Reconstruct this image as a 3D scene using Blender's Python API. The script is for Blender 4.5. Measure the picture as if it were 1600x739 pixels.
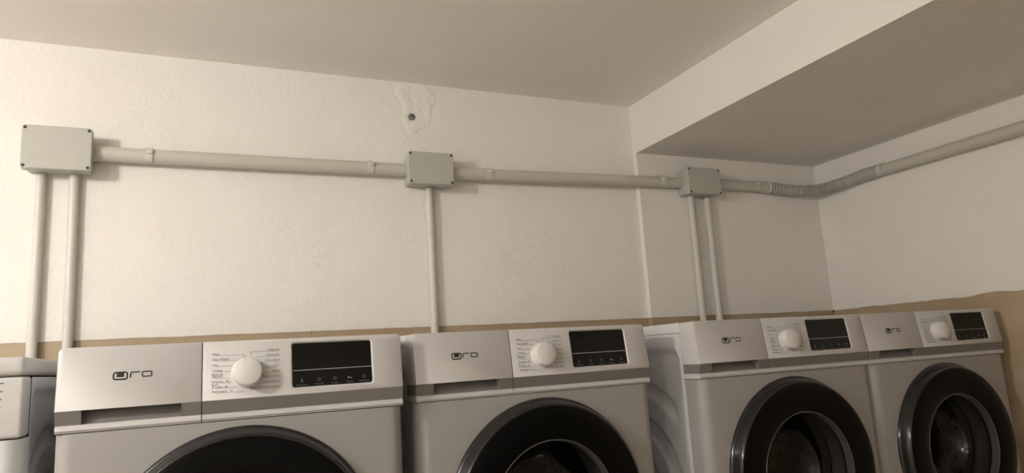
import bpy, bmesh, math, random
from mathutils import Vector, Matrix, noise

random.seed(4)
scene = bpy.context.scene
COL = scene.collection
for o in list(bpy.data.objects):
    bpy.data.objects.remove(o)

# ------------------------------------------------------------------ camera
ZB = 0.55                       # height of the plinth the machines stand on
YAW, PITCH, ROLL = -0.4292, 0.1741, -0.0619
CAM = Vector((0.2199, -1.392, 0.7863 + ZB))
fwd = Vector((-math.sin(YAW)*math.cos(PITCH), math.cos(YAW)*math.cos(PITCH), math.sin(PITCH)))
rgt = Vector((math.cos(YAW), math.sin(YAW), 0))
upv = rgt.cross(fwd)
r2 = math.cos(ROLL)*rgt + math.sin(ROLL)*upv
u2 = -math.sin(ROLL)*rgt + math.cos(ROLL)*upv
cd = bpy.data.cameras.new('camera')
cam = bpy.data.objects.new('camera', cd)
COL.objects.link(cam)
cam.matrix_world = Matrix(((r2.x, u2.x, -fwd.x, CAM.x), (r2.y, u2.y, -fwd.y, CAM.y), (r2.z, u2.z, -fwd.z, CAM.z), (0, 0, 0, 1)))
cd.sensor_width = 36
cd.lens = 1078.4*36/1600
cd.clip_start = 0.02
scene.camera = cam

# ------------------------------------------------------------------ world, light, exposure
w = bpy.data.worlds.new('world')
scene.world = w
w.use_nodes = True
w.node_tree.nodes['Background'].inputs[0].default_value = (0.0, 0.0, 0.0, 1)
w.node_tree.nodes['Background'].inputs[1].default_value = 0
vs = scene.view_settings
vs.view_transform = 'Standard'
vs.look = 'None'
vs.gamma = 1
vs.use_curve_mapping = False
vs.exposure = 3.31
LAMP_COLOR = (1.0, 0.97, 0.915)
LAMPS = [((-1.15, -0.78, 1.47 + ZB), 34.0), ((-1.3, -2.2, 1.47 + ZB), 14.0)]    # globe lamps: centre, emission strength; the second is an added fill

# ------------------------------------------------------------------ materials
def mat(name, color, rough=0.5, metal=0.0, spec=0.5, bump=None, vary=None, coat=0.0):
    m = bpy.data.materials.new(name)
    m.use_nodes = True
    nt = m.node_tree
    b = nt.nodes['Principled BSDF']
    b.inputs['Base Color'].default_value = (*color, 1)
    b.inputs['Roughness'].default_value = rough
    b.inputs['Metallic'].default_value = metal
    b.inputs['Specular IOR Level'].default_value = spec
    b.inputs['Coat Weight'].default_value = coat
    b.inputs['Coat Roughness'].default_value = 0.05
    tc = nt.nodes.new('ShaderNodeTexCoord')
    if bump:
        prev = None
        for sc, st, dist in bump:
            n = nt.nodes.new('ShaderNodeTexNoise')
            n.inputs['Scale'].default_value = sc
            n.inputs['Detail'].default_value = 3
            nt.links.new(tc.outputs['Object'], n.inputs['Vector'])
            bp = nt.nodes.new('ShaderNodeBump')
            bp.inputs['Strength'].default_value = st
            bp.inputs['Distance'].default_value = dist
            nt.links.new(n.outputs['Fac'], bp.inputs['Height'])
            if prev:
                nt.links.new(prev.outputs['Normal'], bp.inputs['Normal'])
            prev = bp
        nt.links.new(prev.outputs['Normal'], b.inputs['Normal'])
    if vary:
        sc, amt, col2 = vary
        n = nt.nodes.new('ShaderNodeTexNoise')
        n.inputs['Scale'].default_value = sc
        n.inputs['Detail'].default_value = 5
        nt.links.new(tc.outputs['Object'], n.inputs['Vector'])
        r = nt.nodes.new('ShaderNodeValToRGB')
        r.color_ramp.elements[0].position = 0.5 - amt
        r.color_ramp.elements[1].position = 0.5 + amt
        r.color_ramp.elements[0].color = (*color, 1)
        r.color_ramp.elements[1].color = (*col2, 1)
        nt.links.new(n.outputs['Fac'], r.inputs['Fac'])
        nt.links.new(r.outputs['Color'], b.inputs['Base Color'])
    return m

def emit(name, color, strength):
    m = bpy.data.materials.new(name)
    m.use_nodes = True
    nt = m.node_tree
    nt.nodes.clear()
    e = nt.nodes.new('ShaderNodeEmission')
    e.inputs[0].default_value = (*color, 1)
    e.inputs[1].default_value = strength
    o = nt.nodes.new('ShaderNodeOutputMaterial')
    nt.links.new(e.outputs[0], o.inputs[0])
    return m

def glass(name):
    m = bpy.data.materials.new(name)
    m.use_nodes = True
    nt = m.node_tree
    nt.nodes.clear()
    t = nt.nodes.new('ShaderNodeBsdfTransparent')
    t.inputs[0].default_value = (0.42, 0.40, 0.37, 1)
    g = nt.nodes.new('ShaderNodeBsdfGlossy')
    g.inputs['Roughness'].default_value = 0.04
    lw = nt.nodes.new('ShaderNodeLayerWeight')
    lw.inputs[0].default_value = 0.5
    pw = nt.nodes.new('ShaderNodeMath'); pw.operation = 'POWER'; pw.inputs[1].default_value = 4.0
    f = nt.nodes.new('ShaderNodeMath'); f.operation = 'MULTIPLY_ADD'; f.inputs[1].default_value = 0.5; f.inputs[2].default_value = 0.035
    nt.links.new(lw.outputs['Facing'], pw.inputs[0])
    nt.links.new(pw.outputs[0], f.inputs[0])
    mx = nt.nodes.new('ShaderNodeMixShader')
    o = nt.nodes.new('ShaderNodeOutputMaterial')
    nt.links.new(f.outputs[0], mx.inputs[0])
    nt.links.new(t.outputs[0], mx.inputs[1])
    nt.links.new(g.outputs[0], mx.inputs[2])
    nt.links.new(mx.outputs[0], o.inputs[0])
    return m

def drum_steel():
    m = mat('drum_steel', (0.10, 0.095, 0.085), 0.5, 0.5)
    nt = m.node_tree
    b = nt.nodes['Principled BSDF']
    tc = nt.nodes.new('ShaderNodeTexCoord')
    v = nt.nodes.new('ShaderNodeTexVoronoi')
    v.inputs['Scale'].default_value = 45
    r = nt.nodes.new('ShaderNodeValToRGB')
    r.color_ramp.elements[0].position = 0.28
    r.color_ramp.elements[0].color = (0.01, 0.01, 0.01, 1)
    r.color_ramp.elements[1].position = 0.34
    r.color_ramp.elements[1].color = (0.13, 0.115, 0.09, 1)
    nt.links.new(tc.outputs['Object'], v.inputs['Vector'])
    nt.links.new(v.outputs['Distance'], r.inputs['Fac'])
    nt.links.new(r.outputs['Color'], b.inputs['Base Color'])
    return m

MT = dict(
    wall=mat('wall_paint', (0.84, 0.81, 0.765), 0.75, spec=0.25, bump=[(9, 0.35, 0.012), (95, 0.5, 0.004)], vary=(2.5, 0.25, (0.82, 0.785, 0.735))),
    ceiling=mat('ceiling_paint', (0.89, 0.86, 0.815), 0.85, spec=0.2, bump=[(160, 0.25, 0.002)], vary=(3, 0.25, (0.87, 0.835, 0.785))),
    tile=mat('tan_tile', (0.39, 0.295, 0.19), 0.45, bump=[(60, 0.2, 0.002)], vary=(7, 0.2, (0.46, 0.355, 0.24))),
    grout=mat('grout', (0.40, 0.33, 0.25), 0.9),
    floor=mat('floor_tile', (0.34, 0.28, 0.21), 0.5, vary=(6, 0.2, (0.40, 0.33, 0.25))),
    plinth=mat('plinth_concrete', (0.45, 0.42, 0.38), 0.85, bump=[(40, 0.4, 0.004)]),
    white=mat('white_plastic', (0.54, 0.527, 0.518), 0.38),
    steel=mat('white_painted_steel', (0.62, 0.61, 0.61), 0.42),
    side=mat('side_painted_steel', (0.60, 0.605, 0.63), 0.42),
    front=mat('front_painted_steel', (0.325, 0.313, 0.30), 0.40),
    trim=mat('grey_trim', (0.18, 0.168, 0.16), 0.45),
    black=mat('black_gloss', (0.003, 0.003, 0.003), 0.12, spec=0.10),
    display=mat('display_glass', (0.006, 0.006, 0.005), 0.08, spec=0.24),
    ring=mat('dark_gloss_ring', (0.018, 0.0175, 0.017), 0.12, 0.0, spec=0.5),
    rim=mat('bowl_rim', (0.085, 0.082, 0.08), 0.3, 0.3),
    gasket=mat('grey_rubber', (0.16, 0.16, 0.16), 0.5),
    drum=drum_steel(),
    glass=glass('door_glass'),
    text=mat('print_grey', (0.11, 0.105, 0.10), 0.6),
    logo=mat('logo_brown', (0.022, 0.016, 0.012), 0.45),
    icon=mat('icon_print', (0.16, 0.16, 0.16), 0.5),
    iconline=mat('display_line', (0.42, 0.41, 0.40), 0.35),
    knob=mat('knob_plastic', (0.68, 0.665, 0.65), 0.35),
    seam=mat('seam_dark', (0.07, 0.065, 0.06), 0.8),
    pvc=mat('grey_conduit', (0.56, 0.535, 0.475), 0.42),
    pvc2=mat('pale_conduit', (0.62, 0.60, 0.55), 0.42),
    box=mat('box_plastic', (0.47, 0.465, 0.415), 0.5, bump=[(500, 0.12, 0.0005)]),
    flex=mat('flex_conduit', (0.44, 0.42, 0.385), 0.45),
    screw=mat('screw_black', (0.02, 0.02, 0.018), 0.5),
    collar=mat('collar_white', (0.72, 0.70, 0.66), 0.45),
    plug=mat('plug_grey', (0.10, 0.105, 0.11), 0.35),
    cord=mat('lamp_cord', (0.6, 0.6, 0.58), 0.5),
)

# ------------------------------------------------------------------ helpers
def obj(name, verts, faces, m, parent=None, smooth=False, loc=None):
    me = bpy.data.meshes.new(name)
    me.from_pydata([tuple(v) for v in verts], [], faces)
    me.update()
    bm = bmesh.new(); bm.from_mesh(me)
    bmesh.ops.recalc_face_normals(bm, faces=bm.faces)
    bm.to_mesh(me); bm.free()
    return link(name, me, m, parent, smooth, loc)

def link(name, me, m, parent=None, smooth=False, loc=None):
    o = bpy.data.objects.new(name, me)
    COL.objects.link(o)
    if m is not None:
        me.materials.clear(); me.materials.append(m)
    if smooth:
        for p in me.polygons: p.use_smooth = True
        if smooth != 'all':
            me.set_sharp_from_angle(angle=math.radians(38))
    if parent: o.parent = parent
    if loc: o.location = loc
    return o

def from_bm(name, bm, m, parent=None, smooth=False, loc=None):
    bmesh.ops.recalc_face_normals(bm, faces=bm.faces)
    me = bpy.data.meshes.new(name)
    bm.to_mesh(me); bm.free()
    return link(name, me, m, parent, smooth, loc)

def tag(o, label=None, cat=None, group=None, kind=None):
    if label: o['label'] = label
    if cat: o['category'] = cat
    if group: o['group'] = group
    if kind: o['kind'] = kind
    return o

def empty(name, loc, rz=0):
    o = bpy.data.objects.new(name, None)
    COL.objects.link(o)
    o.location = loc; o.rotation_euler = (0, 0, rz)
    o.empty_display_size = 0.05
    return o

def copy_tree(o, parent=None):
    c = o.copy(); COL.objects.link(c); c.parent = parent
    for ch in list(o.children): copy_tree(ch, c)
    return c

def box_data(x0, x1, y0, y1, z0, z1):
    v = [(x0,y0,z0),(x1,y0,z0),(x1,y1,z0),(x0,y1,z0),(x0,y0,z1),(x1,y0,z1),(x1,y1,z1),(x0,y1,z1)]
    f = [(0,3,2,1),(4,5,6,7),(0,1,5,4),(1,2,6,5),(2,3,7,6),(3,0,4,7)]
    return v, f

def box(name, x0, x1, y0, y1, z0, z1, m, parent=None, bevel=0, seg=2):
    v, f = box_data(x0, x1, y0, y1, z0, z1)
    bm = bmesh.new()
    vv = [bm.verts.new(p) for p in v]
    for q in f: bm.faces.new([vv[i] for i in q])
    if bevel:
        bmesh.ops.bevel(bm, geom=list(bm.edges), offset=bevel, segments=seg, profile=0.5, affect='EDGES')
    return from_bm(name, bm, m, parent, smooth=bool(bevel))

def lathe_data(profile, n=64, axis_fn=None):
    """profile: list of (r, h); rotates round local -Y axis: x = r cos, z = r sin, y = h"""
    v = []; f = []
    for r, h in profile:
        for i in range(n):
            a = 2*math.pi*i/n
            v.append((r*math.cos(a), h, r*math.sin(a)))
    for k in range(len(profile)-1):
        for i in range(n):
            j = (i+1) % n
            f.append((k*n+i, k*n+j, (k+1)*n+j, (k+1)*n+i))
    return v, f

def lathe(name, profile, m, parent=None, n=64, center=(0,0,0), caps=(False, False), smooth=True, rotx=0):
    v, f = lathe_data(profile, n)
    if caps[0]: f.append(tuple(range(n)))
    if caps[1]: f.append(tuple(range((len(profile)-1)*n, len(profile)*n)))
    c = math.cos(rotx); s = math.sin(rotx)
    v = [(x+center[0], y*c - z*s + center[1], y*s + z*c + center[2]) for x, y, z in v]
    return obj(name, v, f, m, parent, smooth)

def tube_data(path, radii, n=24, caps=True):
    """sweep circles along a path of Vectors"""
    v = []; f = []
    N = len(path)
    prevn = None
    for k in range(N):
        t = (path[min(k+1, N-1)] - path[max(k-1, 0)]).normalized()
        ref = Vector((0, 0, 1)) if abs(t.z) < 0.9 else Vector((0, -1, 0))
        a = t.cross(ref).normalized(); b = a.cross(t).normalized()
        r = radii[k] if isinstance(radii, (list, tuple)) else radii
        for i in range(n):
            g = 2*math.pi*i/n
            v.append(path[k] + a*math.cos(g)*r + b*math.sin(g)*r)
    for k in range(N-1):
        for i in range(n):
            j = (i+1) % n
            f.append((k*n+i, k*n+j, (k+1)*n+j, (k+1)*n+i))
    if caps:
        f.append(tuple(range(n))); f.append(tuple(range((N-1)*n, N*n)))
    return v, f

def plate(bm, outer, holes):
    """planar face with holes by triangle fill; returns loops of verts"""
    loops = []; edges = []
    for lp in [outer] + holes:
        vv = [bm.verts.new(p) for p in lp]
        loops.append(vv)
        for i in range(len(vv)):
            edges.append(bm.edges.new((vv[i], vv[(i+1) % len(vv)])))
    bmesh.ops.triangle_fill(bm, use_beauty=True, use_dissolve=False, edges=edges)
    return loops

def bridge(bm, a, b):
    n = len(a)
    for i in range(n):
        j = (i+1) % n
        bm.faces.new((a[i], a[j], b[j], b[i]))

def rrect(x0, x1, z0, z1, r, seg=5):
    pts = []
    for cx, cz, a0 in ((x1-r, z1-r, 0), (x0+r, z1-r, 90), (x0+r, z0+r, 180), (x1-r, z0+r, 270)):
        for k in range(seg+1):
            a = math.radians(a0 + 90*k/seg)
            pts.append((cx + r*math.cos(a), cz + r*math.sin(a)))
    return pts

def Z(z): return z + ZB

# ------------------------------------------------------------------ the room
WY, PY = 0.6851, 0.6648           # back wall face, pillar face
BX, RX = 1.6893, 2.5887           # beam / pillar left face, right wall face
CZ, BZ, TZ = Z(1.6956), Z(1.5085), Z(0.8983)
LX, FY = -2.4, -3.2               # left wall, wall behind the camera

def structure(o): o['kind'] = 'structure'; return o

structure(box('floor', LX, RX, FY, WY, -0.1, 0, MT['floor']))
structure(box('ceiling', LX-0.1, RX+0.1, FY-0.1, WY+0.1, CZ, CZ+0.12, MT['ceiling']))
structure(box('wall_left', LX-0.1, LX, FY-0.1, WY+0.1, 0, CZ, MT['wall']))
structure(box('wall_front', LX, RX, FY-0.1, FY, 0, CZ, MT['wall']))

def plaster(name, axis, a0, a1, plane, thick, z1, seed, amp, bumps=()):
    """painted wall surface with an uneven lower edge where it meets the tiles"""
    n = int((a1-a0)/0.012)
    v = []; f = []
    for i in range(n+1):
        a = a0 + (a1-a0)*i/n
        zz = TZ + amp*(noise.noise(Vector((a*9, seed, 0))) + 0.5*noise.noise(Vector((a*37, seed, 3))))
        for c, s, h in bumps:
            zz += h*math.exp(-((a-c)/s)**2)
        for t in (0, thick):
            for z in (zz, z1):
                v.append((a, plane+t, z) if axis == 'x' else (plane+t, a, z))
    for i in range(n):
        q = i*4; p = q+4
        f += [(q, p, p+1, q+1), (q+2, q+3, p+3, p+2), (q, q+2, p+2, p), (q+1, p+1, p+3, q+3)]
    f += [(0, 1, 3, 2), (n*4, n*4+2, n*4+3, n*4+1)]
    return obj(name, v, f, MT['wall'])

wall_back = structure(plaster('wall_back', 'x', LX, BX, WY, 0.1, CZ, 1.0, 0.0015))
wall_pillar = structure(plaster('wall_pillar', 'x', BX, RX, PY, 0.12, BZ, 2.0, 0.0015))
wall_right = structure(plaster('wall_right', 'y', FY, PY, RX, 0.1, BZ, 5.0, 0.003, [(0.02, 0.05, 0.006), (0.12, 0.03, -0.003), (-0.1, 0.04, 0.005)]))
structure(box('trim_1', BX, RX+0.1, FY, WY+0.1, BZ, CZ, MT['wall']))          # the dropped beam
scene.objects['trim_1']['label'] = 'deep white dropped beam running along the right side of ceiling'

# tiles below the paint: each tile a piece of its wall
def tile_mesh(wd, ht, axis):
    g = 0.0012; d = 0.008; b = 0.0012
    bm = bmesh.new()
    x0, x1, z0, z1 = g, wd-g, g, ht-g
    fr = [(x0+b, 0, z0+b), (x1-b, 0, z0+b), (x1-b, 0, z1-b), (x0+b, 0, z1-b)]
    md = [(x0, b, z0), (x1, b, z0), (x1, b, z1), (x0, b, z1)]
    bk = [(x0, d, z0), (x1, d, z0), (x1, d, z1), (x0, d, z1)]
    if axis == 'y':
        fr, md, bk = [[(p[1], p[0], p[2]) for p in L] for L in (fr, md, bk)]
    F = [bm.verts.new(p) for p in fr]; Mv = [bm.verts.new(p) for p in md]; B = [bm.verts.new(p) for p in bk]
    bm.faces.new(F); bridge(bm, F, Mv); bridge(bm, Mv, B); bm.faces.new(B)
    bmesh.ops.recalc_face_normals(bm, faces=bm.faces)
    me = bpy.data.meshes.new('tile'); bm.to_mesh(me); bm.free()
    me.materials.append(MT['tile'])
    return me
_tm = {}
def tiles(wall, axis, joints, plane):
    rows = [(TZ+0.012-0.3*(k+1), 0.3) for k in range(4)] + [(0.0, TZ+0.012-1.2)]
    for a0, a1 in zip(joints[:-1], joints[1:]):
        for z0, ht in rows:
            k = (round(a1-a0, 3), round(ht, 3), axis)
            if k not in _tm: _tm[k] = tile_mesh(a1-a0, ht, axis)
            o = bpy.data.objects.new('tile', _tm[k]); COL.objects.link(o)
            o.parent = wall
            o.location = (a0, plane, z0) if axis == 'x' else (plane, a0, z0)
tiles(wall_back, 'x', [LX, -1.885, -1.285, -0.685, -0.085, 0.515, 1.115, BX], WY+0.002)
tiles(wall_pillar, 'x', [BX, 2.306, RX], PY+0.002)
tiles(wall_right, 'y', [FY, -2.935, -2.335, -1.735, -1.135, -0.535, 0.065, PY], RX+0.002)
gb = box('grout_bed', LX, BX, WY+0.0032, WY+0.1, 0, TZ-0.004, MT['grout'], wall_back)
box('grout_bed', BX+0.0005, RX, PY+0.0032, WY+0.1, 0, TZ-0.004, MT['grout'], wall_pillar)
box('grout_bed', RX+0.0032, RX+0.1, FY, WY+0.1, 0, TZ-0.006, MT['grout'], wall_right)
box('pillar_side', BX, BX+0.0008, PY+0.002, WY+0.01, 0, TZ, MT['tile'], wall_pillar)

# rough plaster repair round the old pipe hole
def patch():
    nx, nz = 44, 60
    x0, x1, z0, z1 = 0.74, 0.96, Z(1.515), CZ+0.001
    v = []; f = []
    for j in range(nz+1):
        for i in range(nx+1):
            x = x0+(x1-x0)*i/nx; z = z0+(z1-z0)*j/nz
            cx = 0.845 + 0.015*math.sin(z*21)
            half = 0.062 + 0.02*noise.noise(Vector((z*17, 3.1, 0)))
            half *= min(1, max(0.0, (z-(z0+0.005))/0.05))**0.5 if z < z0+0.055 else 1
            e = half - abs(x-cx)
            s = min(1, max(0, e/0.016 + 0.45*noise.noise(Vector((x*60, z*60, 1)))))
            s = s*s*(3-2*s)
            h = -0.0012 + s*(0.0031 + 0.0021*noise.noise(Vector((x*34, z*20, 7))) + 0.0012*noise.noise(Vector((x*90, z*90, 2))))
            r = math.hypot(x-0.8374, z-Z(1.5786))
            if r < 0.013: h = min(h, -0.0012)
            v.append((x, WY-h, z))
    for j in range(nz):
        for i in range(nx):
            a = j*(nx+1)+i
            f.append((a, a+1, a+nx+2, a+nx+1))
    return obj('plaster_patch', v, f, MT['wall'], wall_back, 'all')
patch()
pl = empty('pipe_plug', (0.8374, WY, Z(1.5786)))
lathe('sleeve', [(0.0105, 0.004), (0.0108, -0.004), (0.0098, -0.0052), (0.0072, -0.0045), (0.0064, 0.0), (0.006, 0.006)], MT['plug'], pl, 28)
lathe('bore', [(0.0066, 0.002), (0.003, 0.0022)], MT['screw'], pl, 20, caps=(False, True))
lathe('stud', [(0.0032, 0.003), (0.0032, -0.003), (0.002, -0.004)], MT['ring'], pl, 12, (0.0015, 0, 0.001), caps=(False, True))
tag(pl, 'small dark grey pipe stub in rough plaster patch below the ceiling', 'pipe plug')

pt = structure(box('floor_plinth', -1.6, RX-0.004, 0.02, WY-0.004, 0, ZB, MT['plinth'], bevel=0.006))

# ------------------------------------------------------------------ room lamp left of the camera's view, plus an added fill lamp
for i, (c, st) in enumerate(LAMPS):
    t = empty('pendant_lamp', (c[0], c[1], c[2]))
    n = 24; v = []; f = []
    prof = [(0.001, 0.07)] + [(0.07*math.sin(math.pi*k/12), 0.07*math.cos(math.pi*k/12)) for k in range(1, 12)] + [(0.001, -0.07)]
    lathe('globe', prof, emit('lamp_globe', LAMP_COLOR, st), t, 28, rotx=math.radians(90))
    v, f = tube_data([Vector((0, 0, 0.066)), Vector((0, 0, 0.11))], 0.022, 20)
    obj('socket', v, f, MT['collar'], t, True)
    v, f = tube_data([Vector((0, 0, 0.11)), Vector((0, 0, CZ-c[2]-0.015))], 0.004, 10)
    obj('cord', v, f, MT['cord'], t, True)
    v, f = tube_data([Vector((0, 0, CZ-c[2]-0.018)), Vector((0, 0, CZ-c[2]))], [0.045, 0.05], 28)
    obj('ceiling_rose', v, f, MT['collar'], t, True)
    tag(t, ['white glass globe lamp hanging nearest the junction box wall', 'added unseen globe fill lamp behind the camera, evening out wall brightness'][i], 'lamp', 'globe lamps on the ceiling')

# ------------------------------------------------------------------ washing machine
W, D = 0.595, 0.565
DT, ZR, ZBAND, DB, ZS, SPLIT = 0.0137, 0.7435, 0.7204, 0.0072, 0.7074, 0.3771
CX0, CY0 = W/2, D/2                 # thing origin: middle of the base
TILT = math.atan2(DT, 0.85-ZR)
def L(x, y, z): return (x-CX0, y-CY0, z)
def face_pt(x, t, out=0.0):
    """point on the slanted control face; t 0 top .. 1 ridge; out = distance in front of it"""
    y = DT*(1-t); z = 0.85 + (ZR-0.85)*t
    return L(x, y - out*math.cos(TILT), z + out*math.sin(TILT))
def zt(z): return (0.85-z)/(0.85-ZR)

def control_block(name, x0, x1, m, parent, round_left, hole=None):
    bm = bmesh.new()
    r = 0.009
    out = []                                     # (x, t) loop
    tr = r/(0.85-ZR)
    if round_left:
        out.append((x1, 0))
        for k in range(7):
            a = math.radians(90 + 90*k/6)
            out.append((x0+r+r*math.cos(a), tr - tr*math.sin(a)))
        out += [(x0, 1), (x1, 1)]
    else:
        for k in range(7):
            a = math.radians(90*k/6)
            out.append((x1-r+r*math.cos(a), tr - tr*math.sin(a)))
        out += [(x0, 0), (x0, 1), (x1, 1)]
    e = 0.0016
    xm = (x0+x1)/2
    inner = []
    for x, t in out:                              # small soft edge round the face
        inner.append((x + (e if x < xm else -e), t + (e/(0.85-ZR) if t < 0.5 else -e/(0.85-ZR)*0.3)))
    holes = []
    if hole:
        hx0, hx1, hz0, hz1 = hole
        h1 = rrect(hx0, hx1, hz0, hz1, 0.006)
        holes = [[face_pt(x, zt(z)) for x, z in h1]]
    loops = plate(bm, [face_pt(x, t) for x, t in inner], holes)
    mid = [bm.verts.new(face_pt(x, t, -0.0012)) for x, t in out]
    bridge(bm, loops[0], mid)
    back = [bm.verts.new((x-CX0, 0.068-CY0, 0.85 + (ZR-0.85)*t)) for x, t in out]
    bridge(bm, mid, back)
    bm.faces.new(back)
    if hole:
        h2 = rrect(hx0+0.0028, hx1-0.0028, hz0+0.0028, hz1-0.0028, 0.0045)
        lo = [bm.verts.new(face_pt(x, zt(z), -0.0032)) for x, z in h2]
        bridge(bm, loops[1], lo)
    return from_bm(name, bm, m, parent, True)

def strip(name, x0, x1, prof, m, parent):
    """extrude a (y, z) outline along x"""
    n = len(prof)
    v = [L(x0, y, z) for y, z in prof] + [L(x1, y, z) for y, z in prof]
    f = [tuple(range(n)), tuple(range(n, 2*n))] + [(i, (i+1) % n, n+(i+1) % n, n+i) for i in range(n)]
    return obj(name, v, f, m, parent)

def text_mesh(items, place):
    """items: (string, x, z, size, align); returns verts, faces"""
    V = []; F = []
    for s, x, z, size, al in items:
        c = bpy.data.curves.new('t', 'FONT')
        c.body = s; c.size = size; c.align_x = al; c.resolution_u = 1
        o = bpy.data.objects.new('t', c)
        me = bpy.data.meshes.new_from_object(o)
        b = len(V)
        V += [place(x+p.co.x, z+p.co.y) for p in me.vertices]
        F += [tuple(b+i for i in p.vertices) for p in me.polygons]
        bpy.data.meshes.remove(me); bpy.data.objects.remove(o); bpy.data.curves.remove(c)
    return V, F

def quad2d(V, F, place, x0, x1, z0, z1):
    b = len(V)
    V += [place(x0, z0), place(x1, z0), place(x1, z1), place(x0, z1)]
    F.append((b, b+1, b+2, b+3))

def side_relief(x, sgn, y0, y1, z0, z1, rec, arcs=True):
    """pressed steel side panel as a height field"""
    ny, nz = 84, 120
    v = []; f = []
    ry0, ry1, rz0, rz1, rad = rec
    def sm(t):
        t = min(1, max(0, t)); return t*t*(3-2*t)
    for j in range(nz+1):
        for i in range(ny+1):
            y = y0+(y1-y0)*i/ny; z = z0+(z1-z0)*j/nz
            qx = max(ry0+rad-y, y-(ry1-rad), 0); qz = max(rz0+rad-z, z-(rz1-rad), 0)
            inside = min(rad - math.hypot(qx, qz) if (qx > 0 and qz > 0) else 9, y-ry0, ry1-y, z-rz0, rz1-z)
            h = 0.0085*sm(inside/0.014)
            if arcs:
                r = math.hypot(y-0.31, z-0.42)
                fr = sm((y-0.122)/0.008)*sm((0.475-y)/0.008)
                for a, b in ((0.247, 0.287), (0.140, 0.190), (0.045, 0.09)):
                    h += 0.0075*fr*sm(min(r-a, b-r)/0.007)*(1 if z > 0.2 else 0)
            v.append(L(x + sgn*h, y, z))
    for j in range(nz):
        for i in range(ny):
            a = j*(ny+1)+i
            f.append((a, a+1, a+ny+2, a+ny+1))
    return v, f

def cabinet(t, z_top, m_front, zf_top, door_c, door_hole, y_front=0.0045):
    """front panel with the door opening, wrapped corners, sides, back and base"""
    R = 0.027
    bm = bmesh.new()
    z0, z1 = 0.035, zf_top
    n = 72
    hole = [L(door_c[0]+door_hole*math.cos(2*math.pi*k/n), y_front, door_c[1]+door_hole*math.sin(2*math.pi*k/n)) for k in range(n)]
    lp = plate(bm, [L(R, y_front, z0), L(W-R, y_front, z0), L(W-R, y_front, z1), L(R, y_front, z1)], [hole])
    hb = [bm.verts.new((p.co.x, p.co.y+0.02, p.co.z)) for p in lp[1]]
    bridge(bm, lp[1], hb)
    for sx in (0, 1):
        pa = None
        for k in range(9):
            a = math.radians(90*k/8)
            x = R - R*math.sin(a); y = y_front + R - R*math.cos(a)
            if sx: x = W-x
            cur = (bm.verts.new(L(x, y, z0)), bm.verts.new(L(x, y, z1)))
            if pa: bm.faces.new((pa[0], cur[0], cur[1], pa[1]))
            pa = cur
        cur = (bm.verts.new(L(0 if not sx else W, 0.066, z0)), bm.verts.new(L(0 if not sx else W, 0.066, z1)))
        bm.faces.new((pa[0], cur[0], cur[1], pa[1]))
    tv = [bm.verts.new(L(x, y, z1)) for x, y in ((R, y_front), (W-R, y_front), (W, R+y_front), (W, 0.066), (0, 0.066), (0, R+y_front))]
    bm.faces.new(tv)
    bmesh.ops.remove_doubles(bm, verts=bm.verts, dist=1e-6)
    from_bm('front_panel', bm, m_front, t, True)
    for x, s in ((0.0, 1), (W, -1)):
        v, f = side_relief(x, s, 0.066, D, 0.03, z_top, (0.079, 0.50, 0.12, 0.785, 0.03))
        obj('side_panel', v, f, MT['side'], t, 'all')
    v = [L(0, D, 0.03), L(W, D, 0.03), L(W, D, z_top), L(0, D, z_top)]
    v += [L(0, 0.07, 0.03), L(W, 0.07, 0.03)]
    obj('back_panel', v, [(0, 1, 2, 3), (0, 1, 5, 4)], MT['steel'], t)
    for x in (0.05, W-0.05):
        for y in (0.07, D-0.06):
            lv, lf = tube_data([Vector(L(x, y, 0)), Vector(L(x, y, 0.036))], 0.022, 16)
            obj('foot', lv, lf, MT['seam'], t)

def make_door(t, c, ring_m):
    o = (c[0]-CX0, 0.0045-CY0, c[1])
    d = lathe('door', [(0.2405, 0.004), (0.2405, -0.002), (0.2385, -0.0065), (0.2365, -0.008), (0.2355, -0.0085), (0.2315, -0.0195), (0.2285, -0.0275),
                       (0.2270, -0.0305), (0.2250, -0.0315), (0.2225, -0.0305)], ring_m, t, 96, o)
    d['label'] = 'round door with a dark glossy outer ring'
    lathe('door_face', [(0.2235, -0.028), (0.2225, -0.0308), (0.2190, -0.0322), (0.200, -0.0335), (0.170, -0.0325), (0.153, -0.0300), (0.1505, -0.0285)], MT['black'], d, 96, o)
    lathe('bowl_rim', [(0.1512, -0.0292), (0.1498, -0.0304), (0.1480, -0.0290), (0.1465, -0.018), (0.1455, -0.010)], MT['rim'], d, 80, o)
    lathe('window_bowl', [(0.1465, -0.012), (0.1430, 0.010), (0.1360, 0.040), (0.1240, 0.068), (0.1060, 0.086), (0.0850, 0.094), (0.050, 0.099), (0.002, 0.100)], MT['glass'], d, 72, o)
    lathe('door_back', [(0.221, -0.024), (0.205, -0.003), (0.190, 0.002), (0.153, 0.004), (0.1475, -0.010)], MT['seam'], d, 64, o)
    g = lathe('gasket', [(0.193, 0.004), (0.185, 0.020), (0.165, 0.032), (0.158, 0.050), (0.166, 0.062), (0.160, 0.085)], MT['gasket'], t, 72, o)
    lathe('drum', [(0.160, 0.085), (0.175, 0.092), (0.225, 0.105), (0.235, 0.130), (0.235, 0.40), (0.20, 0.42), (0.02, 0.40)], MT['drum'], t, 72, o, caps=(False, True))

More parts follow.
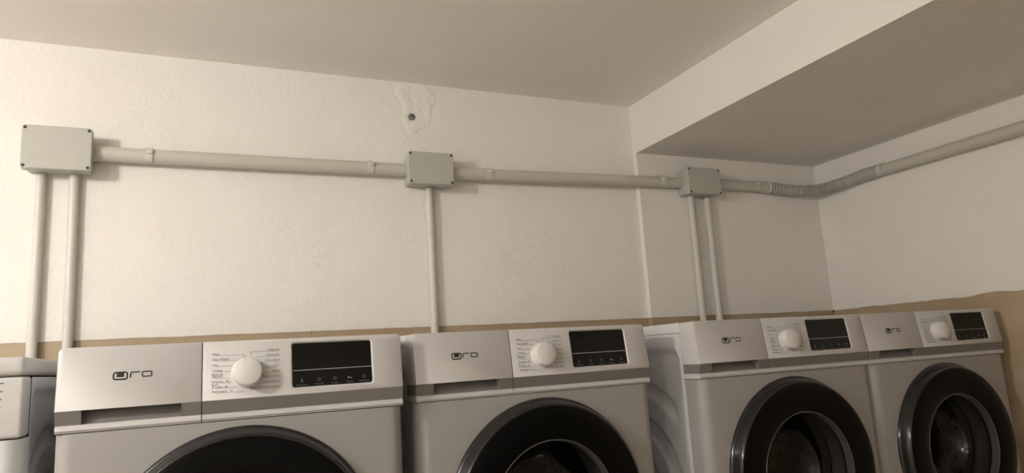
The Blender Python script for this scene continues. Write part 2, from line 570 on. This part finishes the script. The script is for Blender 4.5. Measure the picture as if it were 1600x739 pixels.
KX, KZ = 0.3005, 0.7895
def make_washer():
    t = empty('washing_machine', (0, 0, 0))
    dc = (W/2, 0.4545)
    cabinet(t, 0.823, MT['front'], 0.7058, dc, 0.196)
    # top lid
    bm = bmesh.new()
    vv = [bm.verts.new(p) for p in [L(*q) for q in box_data(0.001, W-0.001, 0.069, D+0.012, 0.8235, 0.850)[0]]]
    for q in box_data(0, 1, 0, 1, 0, 1)[1]: bm.faces.new([vv[i] for i in q])
    bmesh.ops.bevel(bm, geom=list(bm.edges), offset=0.002, segments=2, profile=0.5, affect='EDGES')
    from_bm('top_lid', bm, MT['steel'], t, True)
    g = 0.0008
    xs = SPLIT*W
    # soap drawer on the left
    dr = control_block('detergent_drawer', 0, xs-g, MT['white'], t, True)
    con = control_block('control_panel', xs+g, W, MT['white'], t, False, hole=(0.3795, 0.5365, 0.7545, 0.8425))
    # grey band under both, with the drawer's finger recess
    bprof = [(0.0004, ZR), (DB, ZBAND), (0.0675, ZBAND), (0.0675, ZR)]
    rx0, rx1 = 0.0385, 0.1915
    def band(name, x0, x1, parent): return strip(name, x0, x1, bprof, MT['trim'], parent)
    band('trim_band', 0.0005, rx0, dr); band('trim_band', rx1, xs-g, dr); band('trim_band', xs+g, W-0.0005, con)
    strip('finger_recess', rx0, rx1, [(0.030, ZR-0.0005), (0.012, ZBAND), (0.0675, ZBAND), (0.0675, ZR-0.0005)], MT['trim'], dr)
    lprof = [(DB+0.0006, ZBAND-0.0003), (0.0046, ZBAND-0.0034), (0.0036, ZS+0.0040), (0.0062, ZS+0.0014), (0.0066, ZS), (0.0675, ZS), (0.0675, ZBAND-0.0003)]
    strip('lower_lip', 0.0008, xs-g, lprof, MT['white'], dr)
    strip('lower_lip', xs+g, W-0.0008, lprof, MT['white'], con)
    strip('seam', 0.003, W-0.003, [(0.012, ZS+0.0002), (0.012, 0.7055), (0.06, 0.7055), (0.06, ZS+0.0002)], MT['seam'], t)
    strip('drawer_gap', xs-g, xs+g, [(0.018, 0.8485), (0.0045, ZR), (0.009, ZS), (0.06, ZS), (0.06, 0.8485)], MT['seam'], t)
    # display
    h2 = rrect(0.3815, 0.5345, 0.7565, 0.8405, 0.0045)
    bm = bmesh.new()
    vv = [bm.verts.new(face_pt(x, zt(z), -0.0028)) for x, z in h2]
    vb = [bm.verts.new(face_pt(x, zt(z), -0.006)) for x, z in h2]
    bm.faces.new(vv); bridge(bm, vv, vb)
    dsp = from_bm('display', bm, MT['display'], con)
    dsp['label'] = 'glossy black display'
    pd = lambda x, z: face_pt(x, zt(z), -0.0026)
    V = []; F = []
    quad2d(V, F, pd, 0.3822, 0.5338, 0.7878, 0.7889)
    obj('divider_line', V, F, MT['iconline'], dsp)
    items = [('Temperatura', 0.399, 0.7600, 0.0042, 'CENTER'), ('Velocidad', 0.431, 0.7600, 0.0042, 'CENTER'), ('Retardo', 0.461, 0.7600, 0.0042, 'CENTER'),
             ('Opciones', 0.490, 0.7600, 0.0042, 'CENTER'), ('Inicio/Pausa', 0.518, 0.7600, 0.0042, 'CENTER')]
    V, F = text_mesh(items, pd)
    for k, x in enumerate((0.399, 0.431, 0.461, 0.490, 0.518)):
        if k == 0:
            quad2d(V, F, pd, x-0.0008, x+0.0008, 0.7670, 0.7730); quad2d(V, F, pd, x-0.0017, x+0.0017, 0.7660, 0.7685)
        elif k == 3:
            quad2d(V, F, pd, x-0.004, x-0.001, 0.7675, 0.7715); quad2d(V, F, pd, x+0.0005, x+0.004, 0.7675, 0.7695)
        else:
            b = len(V); nn = 14
            for q in range(nn):
                a = 2*math.pi*q/nn
                V.append(pd(x+0.0030*math.cos(a), 0.7695+0.0030*math.sin(a))); V.append(pd(x+0.0022*math.cos(a), 0.7695+0.0022*math.sin(a)))
            for q in range(nn):
                r = (q+1) % nn
                F.append((b+2*q, b+2*r, b+2*r+1, b+2*q+1))
    obj('button_print', V, F, MT['icon'], dsp)
    # programme print
    pp = lambda x, z: face_pt(x, zt(z), 0.0004)
    xl, xr = 0.2405, 0.3590
    left = [('Mixto', 0.8262), ('Super Rápido', 0.8170), ('Lana', 0.8066), ('Cortina', 0.7965), ('Ropa de', 0.7893), ('deporte', 0.7858), ('Intensivo  40', 0.7765), ('Ropa', 0.7708), ('de cama  40', 0.7668), ('Antialérgico  60', 0.7590)]
    right = [('C.Algodón', 0.8305), ('C.Delicado', 0.8203), ('ECO 40-60', 0.8105), ('20°C', 0.8008), ('Diario', 0.7905), ('Rápido diario', 0.7812), ('Centrifugado', 0.7715), ('Aclarado+Centrifugado', 0.7618)]
    for xx, al, rows in ((xl, 'LEFT', left), (xr, 'RIGHT', right)):
        V, F = text_mesh([(q, xx, z-0.0016, 0.0056, al) for q, z in rows], pp)
        obj('programme_print', V, F, MT['text'], con)
    V = []; F = []
    h = 0.00045
    for z, xe in ((0.8235, 0.2948), (0.8140, 0.284), (0.8040, 0.2755), (0.7940, 0.2710), (0.7822, 0.2700), (0.7738, 0.2740), (0.7645, 0.2830), (0.7562, 0.2960)):
        quad2d(V, F, pp, xl + 0.006, xe, z-h/2, z+h/2)
    for z, xe in ((0.8277, 0.3068), (0.8175, 0.3165), (0.8077, 0.3260), (0.7980, 0.3310), (0.7877, 0.3320), (0.7784, 0.330), (0.7687, 0.3200), (0.7590, 0.3080)):
        quad2d(V, F, pp, xe, xr - 0.001, z-h/2, z+h/2)
    quad2d(V, F, pp, 0.2944, 0.2950, 0.8170, 0.8237); quad2d(V, F, pp, 0.3065, 0.3071, 0.8215, 0.8279)
    quad2d(V, F, pp, 0.2957, 0.2962, 0.7560, 0.7595); quad2d(V, F, pp, 0.3078, 0.3083, 0.7588, 0.7625)
    obj('programme_lines', V, F, MT['text'], con)
    # logo
    V = []; F = []
    x0, z0 = 0.0825, 0.7905
    def ring2d(ax0, ax1, az0, az1, r, th):
        a = rrect(ax0, ax1, az0, az1, r); b_ = rrect(ax0+th, ax1-th, az0+th, az1-th, max(r-th, 0.0004))
        b = len(V); n = len(a)
        V.extend(pp(*p) for p in a); V.extend(pp(*p) for p in b_)
        for i in range(n): F.append((b+i, b+(i+1) % n, b+n+(i+1) % n, b+n+i))
    ring2d(x0, x0+0.0235, z0-0.0003, z0+0.0142, 0.0045, 0.0026)
    quad2d(V, F, pp, x0+0.0061, x0+0.0174, z0+0.0048, z0+0.0140)
    ring2d(x0+0.0445, x0+0.0612, z0+0.0028, z0+0.0133, 0.003, 0.0021)
    quad2d(V, F, pp, x0+0.0262, x0+0.0284, z0+0.0028, z0+0.0108)
    quad2d(V, F, pp, x0+0.0285, x0+0.0420, z0+0.0112, z0+0.0133)
    quad2d(V, F, pp, x0+0.0271, x0+0.0290, z0+0.0104, z0+0.0128)
    lg = obj('logo', V, F, MT['logo'], dr)
    lg['label'] = 'dark brand lettering'
    # knob
    base = face_pt(KX, zt(KZ))
    kn = lathe('programme_knob', [(0.0275, 0.0), (0.0275, -0.002), (0.0262, -0.003), (0.0257, -0.0220), (0.0250, -0.0238), (0.0234, -0.0248)], MT['knob'], con, 56, base, caps=(True, True), rotx=-TILT)
    V = []; F = []
    pk = lambda x, z: face_pt(x, zt(z), 0.0250)
    quad2d(V, F, pk, KX-0.0056, KX-0.0046, KZ+0.0205, KZ+0.0225)
    obj('pointer_mark', V, F, MT['text'], kn)
    make_door(t, dc, MT['ring'])
    return t

proto = make_washer()
# x, y of the front left corner of the control panel, turn
spots = [
    (0.0, 0.0, -0.0040, 'white front-loading washer in front, widest in view, between older washer and next machine'),
    (0.6307, 0.0273, 0.0260, 'white front-loading washer standing below the middle junction box'),
    (1.3460, 0.0030, 0.0005, 'white front-loading washer below right junction box, ribbed left side panel in view'),
    (1.9445, 0.0010, -0.0110, 'rightmost white front-loading washer, against the tan-tiled side wall'),
]
for i, (x, y, a, lb) in enumerate(spots):
    o = proto if i == 0 else copy_tree(proto)
    ca, sa = math.cos(a), math.sin(a)
    o.location = (x + ca*CX0 - sa*CY0, y + sa*CX0 + ca*CY0, ZB)
    o.rotation_euler = (0, 0, a)
    tag(o, lb, 'washing machine', 'row of matching black-door washers')

# the older machine cut by the left edge of the picture
def make_old_washer():
    t = empty('washing_machine', (0, 0, 0))
    dc = (W/2, 0.42)
    cabinet(t, 0.806, MT['steel'], 0.7000, dc, 0.170)
    def bbox(name, x0, x1, y0, y1, z0, z1, m, bev):
        bm = bmesh.new()
        vv = [bm.verts.new(L(*q)) for q in box_data(x0, x1, y0, y1, z0, z1)[0]]
        for q in box_data(0, 1, 0, 1, 0, 1)[1]: bm.faces.new([vv[i] for i in q])
        bmesh.ops.bevel(bm, geom=list(bm.edges), offset=bev, segments=4, profile=0.5, affect='EDGES')
        return from_bm(name, bm, m, t, True)
    bbox('top_lid', -0.001, W+0.001, 0.001, D, 0.8085, 0.8420, MT['white'], 0.010)
    cp = bbox('control_panel', 0.0, W, 0.003, 0.066, 0.7025, 0.8070, MT['white'], 0.006)
    pf = lambda x, z: L(x, 0.0028, z)
    V = []; F = []
    xr = W-0.0285
    for k, z in enumerate((0.797, 0.783, 0.770, 0.757, 0.7445, 0.7335)):
        quad2d(V, F, pf, xr-0.013+0.001*k, xr-0.0012*k*0.8, z-0.0011, z+0.0011)
    obj('programme_marks', V, F, MT['text'], cp)
    lathe('programme_knob', [(0.026, 0.0), (0.025, -0.016), (0.023, -0.018)], MT['knob'], cp, 40, L(0.40, 0.003, 0.756), caps=(True, True))
    V = []; F = []
    strip('seam', 0.004, W-0.004, [(0.006, 0.8084), (0.006, 0.8071), (0.06, 0.8071), (0.06, 0.8084)], MT['seam'], t)
    strip('seam', 0.004, W-0.004, [(0.010, 0.7024), (0.010, 0.7001), (0.06, 0.7001), (0.06, 0.7024)], MT['seam'], t)
    o = (dc[0]-CX0, 0.0045-CY0, dc[1])
    d = lathe('door', [(0.195, 0.004), (0.193, -0.012), (0.183, -0.022), (0.150, -0.024), (0.143, -0.018), (0.140, -0.010)], MT['white'], t, 72, o)
    lathe('window_bowl', [(0.1415, -0.014), (0.136, 0.010), (0.121, 0.068), (0.085, 0.094), (0.002, 0.100)], MT['glass'], d, 64, o)
    lathe('gasket', [(0.168, 0.004), (0.165, 0.032), (0.158, 0.050), (0.160, 0.085)], MT['gasket'], t, 64, o)
    lathe('drum', [(0.160, 0.085), (0.225, 0.105), (0.235, 0.40), (0.02, 0.40)], MT['drum'], t, 64, o, caps=(False, True))
    return t
ow = make_old_washer()
ow.location = (-0.060 - W + CX0, 0.080 + CY0, ZB)
tag(ow, 'older white washer with rounded lid, mostly cut off at left edge of picture', 'washing machine')

# ------------------------------------------------------------------ junction boxes
def junction_box(cx, cz, wd, ht, plane, label):
    t = empty('junction_box', (cx, plane, Z(cz)))
    dp, lid = 0.075, 0.021
    def taper(name, w0, h0, y0, w1, h1, y1, m, r, bev):
        bm = bmesh.new()
        a = [bm.verts.new((x, y0, z)) for x, z in rrect(-w0/2, w0/2, -h0/2, h0/2, r)]
        b = [bm.verts.new((x, y1, z)) for x, z in rrect(-w1/2, w1/2, -h1/2, h1/2, r)]
        c = [bm.verts.new((x, y1-bev, z)) for x, z in rrect(-w1/2+bev, w1/2-bev, -h1/2+bev, h1/2-bev, max(r-bev, 0.001))]
        bridge(bm, a, b); bridge(bm, b, c); bm.faces.new(c); bm.faces.new(a)
        return from_bm(name, bm, m, t, True)
    taper('box_base', wd-0.012, ht-0.010, 0.0, wd-0.005, ht-0.004, -(dp-lid), MT['box'], 0.008, 0.0008)
    taper('lid', wd, ht, -(dp-lid-0.0012), wd-0.001, ht-0.001, -(dp-0.0016), MT['box'], 0.006, 0.0016)
    for sx in (-1, 1):
        for sz in (-1, 1):
            c = (sx*(wd/2-0.0075), -dp, sz*(ht/2-0.0075))
            s = lathe('screw', [(0.0039, 0.002), (0.0039, -0.0006), (0.0031, -0.0010), (0.0014, -0.0004)], MT['screw'], t, 16, c, caps=(False, True))
    tag(t, label, 'junction box', 'grey junction boxes along the pipe')
    return t
junction_box(-0.1205, 1.3838, 0.154, 0.114, WY, 'pale grey junction box at left end of pipe with two conduits below')
junction_box(0.8738, 1.3880, 0.148, 0.104, WY, 'pale grey junction box in middle of wall with single conduit below')
junction_box(1.9335, 1.3945, 0.152, 0.101, PY, 'grey junction box on pillar below the beam, beside corrugated hose')

# ------------------------------------------------------------------ pipes
def pipe(name, a, b, r, m, label, group=None, cat='pipe'):
    base = Vector(a)
    v, f = tube_data([Vector((0, 0, 0)), (Vector(b)-base)*0.5, Vector(b)-base], r, 28)
    return tag(obj(name, v, f, m, None, True, a), label, cat, group)
PR = 0.0203
pipe('conduit_pipe', (-0.049, 0.6555, Z(1.3865)), (0.803, 0.6535, Z(1.3885)), PR, MT['pvc'], 'thick grey pipe between the left and middle junction boxes', 'horizontal pipe run')
pipe('conduit_pipe', (0.945, 0.6510, Z(1.3850)), (1.861, 0.6420, Z(1.3965)), PR, MT['pvc'], 'thick grey pipe between the middle and right junction boxes', 'horizontal pipe run')
pipe('conduit_pipe', (2.006, 0.6420, Z(1.3985)), (2.285, 0.6410, Z(1.3985)), PR, MT['pvc'], 'short grey pipe from right junction box to corrugated hose', 'horizontal pipe run')
pipe('conduit_pipe', (2.5600, 0.355, Z(1.4005)), (2.5600, -1.6, Z(1.394)), 0.0212, MT['pvc'], 'grey pipe along the right side wall under the beam', 'horizontal pipe run')
VR = 0.0118
pipe('vertical_conduit', (-0.1613, WY-0.0150, Z(1.330)), (-0.1595, WY-0.0150, Z(0.45)), VR, MT['pvc2'], 'left thin conduit below the left junction box, down behind older washer', 'thin vertical conduits')
pipe('vertical_conduit', (-0.0880, WY-0.0150, Z(1.330)), (-0.0825, WY-0.0150, Z(0.45)), VR, MT['pvc2'], 'thin conduit under left junction box nearest the horizontal pipe', 'thin vertical conduits')
pipe('vertical_conduit', (0.8812, WY-0.0150, Z(1.339)), (0.8828, WY-0.0150, Z(0.45)), 0.0123, MT['pvc2'], 'single thin conduit dropping from the middle junction box', 'thin vertical conduits')
pipe('vertical_conduit', (1.9075, PY-0.0150, Z(1.347)), (1.9040, PY-0.0150, Z(0.45)), 0.0127, MT['pvc2'], 'left conduit of the pair under the pillar junction box', 'thin vertical conduits')
pipe('vertical_conduit', (1.9840, PY-0.0150, Z(1.347)), (1.9785, PY-0.0150, Z(0.45)), 0.0127, MT['pvc2'], 'right conduit of the pair under the pillar junction box', 'thin vertical conduits')

# corrugated hose round the corner
def bez(p, t):
    a = 1-t
    return p[0]*a**3 + p[1]*3*a*a*t + p[2]*3*a*t*t + p[3]*t**3
ctrl = [Vector((2.292, 0.641, Z(1.3985))), Vector((2.50, 0.645, Z(1.381))), Vector((2.560, 0.60, Z(1.384))), Vector((2.5600, 0.415, Z(1.4015)))]
ridges, per = 36, 8
pts = [bez(ctrl, k/(ridges*per)) for k in range(ridges*per+1)]
rad = [0.0238 - 0.0065*abs(math.sin(math.pi*k/per))**2.5 for k in range(ridges*per+1)]
fx = empty('corrugated_hose', ctrl[0])
v, f = tube_data([p-ctrl[0] for p in pts], rad, 28)
obj('hose', v, f, MT['flex'], fx, 'all')
dv = Vector((1, 0, 0))
v, f = tube_data([Vector((-0.045, 0, 0)), Vector((-0.004, 0, 0))], 0.0226, 28)
obj('coupling', v, f, MT['pvc'], fx, True)
v, f = tube_data([Vector((-0.006, 0, 0)), Vector((-0.004, 0, 0)), Vector((0.001, 0, 0)), Vector((0.003, 0, 0))], [0.0232, 0.0246, 0.0246, 0.0232], 28)
cl = obj('end_collar', v, f, MT['collar'], fx, True)
cl['label'] = 'white end ring of the hose'
e = ctrl[3]-ctrl[0]
v, f = tube_data([e+Vector((0, 0.006, 0)), e+Vector((0, -0.002, 0)), e+Vector((0, -0.068, 0))], [0.0240, 0.0238, 0.0236], 28)
obj('coupling', v, f, MT['flex'], fx, True)
tag(fx, 'grey corrugated flexible hose bending round the wall corner', 'hose')

# clips that hold the pipes
def clip(p, direction, label, r=PR):
    t = empty('pipe_clip', p, 0 if direction == 'x' else -math.pi/2)
    v = []; f = []
    wd = 0.009; n = 26
    prof = [(r+0.0003, -wd), (r+0.0034, -wd), (r+0.0034, wd), (r+0.0003, wd)]
    for k in range(n+1):
        a = math.radians(130 + 280*k/n)            # open towards the wall (local +y)
        a += math.pi/2
        for rr, x in prof:
            v.append((x, -rr*math.sin(a+math.pi/2)*-1 if False else rr*math.cos(a+math.pi/2)*-1, rr*math.sin(a+math.pi/2)))
    for k in range(n):
        for q in range(4):
            b = (q+1) % 4
            f.append((k*4+q, k*4+b, (k+1)*4+b, (k+1)*4+q))
    f += [(0, 1, 2, 3), (n*4, n*4+3, n*4+2, n*4+1)]
    obj('clip_ring', v, f, MT['pvc2'], t, True)
    # latch on the front, above the middle
    bm = bmesh.new()
    bv, bf = box_data(-0.006, 0.009, -r-0.0075, -r+0.006, 0.001, 0.0125)
    vv = [bm.verts.new(q) for q in bv]
    for q in bf: bm.faces.new([vv[i] for i in q])
    bmesh.ops.bevel(bm, geom=list(bm.edges), offset=0.0012, segments=2, profile=0.5, affect='EDGES')
    from_bm('latch', bm, MT['pvc2'], t, True)
    bv, bf = box_data(-0.010, 0.010, r-0.002, 0.034 if direction == 'x' else 0.0283, -0.010, 0.010)
    obj('wall_foot', bv, bf, MT['pvc'], t)
    tag(t, label, 'pipe clip', 'clips along the pipe run')
    return t
clip((0.086, 0.6552, Z(1.3868)), 'x', 'grey pipe clip just right of the left junction box')
clip((0.688, 0.6538, Z(1.3882)), 'x', 'grey pipe clip just left of the middle junction box')
clip((1.079, 0.6497, Z(1.3867)), 'x', 'grey pipe clip just right of the middle junction box')
c4 = clip((1.772, 0.6429, Z(1.3954)), 'x', 'grey pipe clip just left of the pillar junction box')
c5 = clip((2.226, 0.6412, Z(1.3985)), 'x', 'grey pipe clip between pillar junction box and corrugated hose')
c6 = clip((2.5600, 0.328, Z(1.4005)), 'y', 'grey pipe clip on right wall after the corrugated hose', 0.0212)
for c in (c4, c5):
    for ch in c.children:
        if ch.name.startswith('wall_foot'):
            for vv in ch.data.vertices:
                if vv.co.y > 0.03: vv.co.y = 0.0225
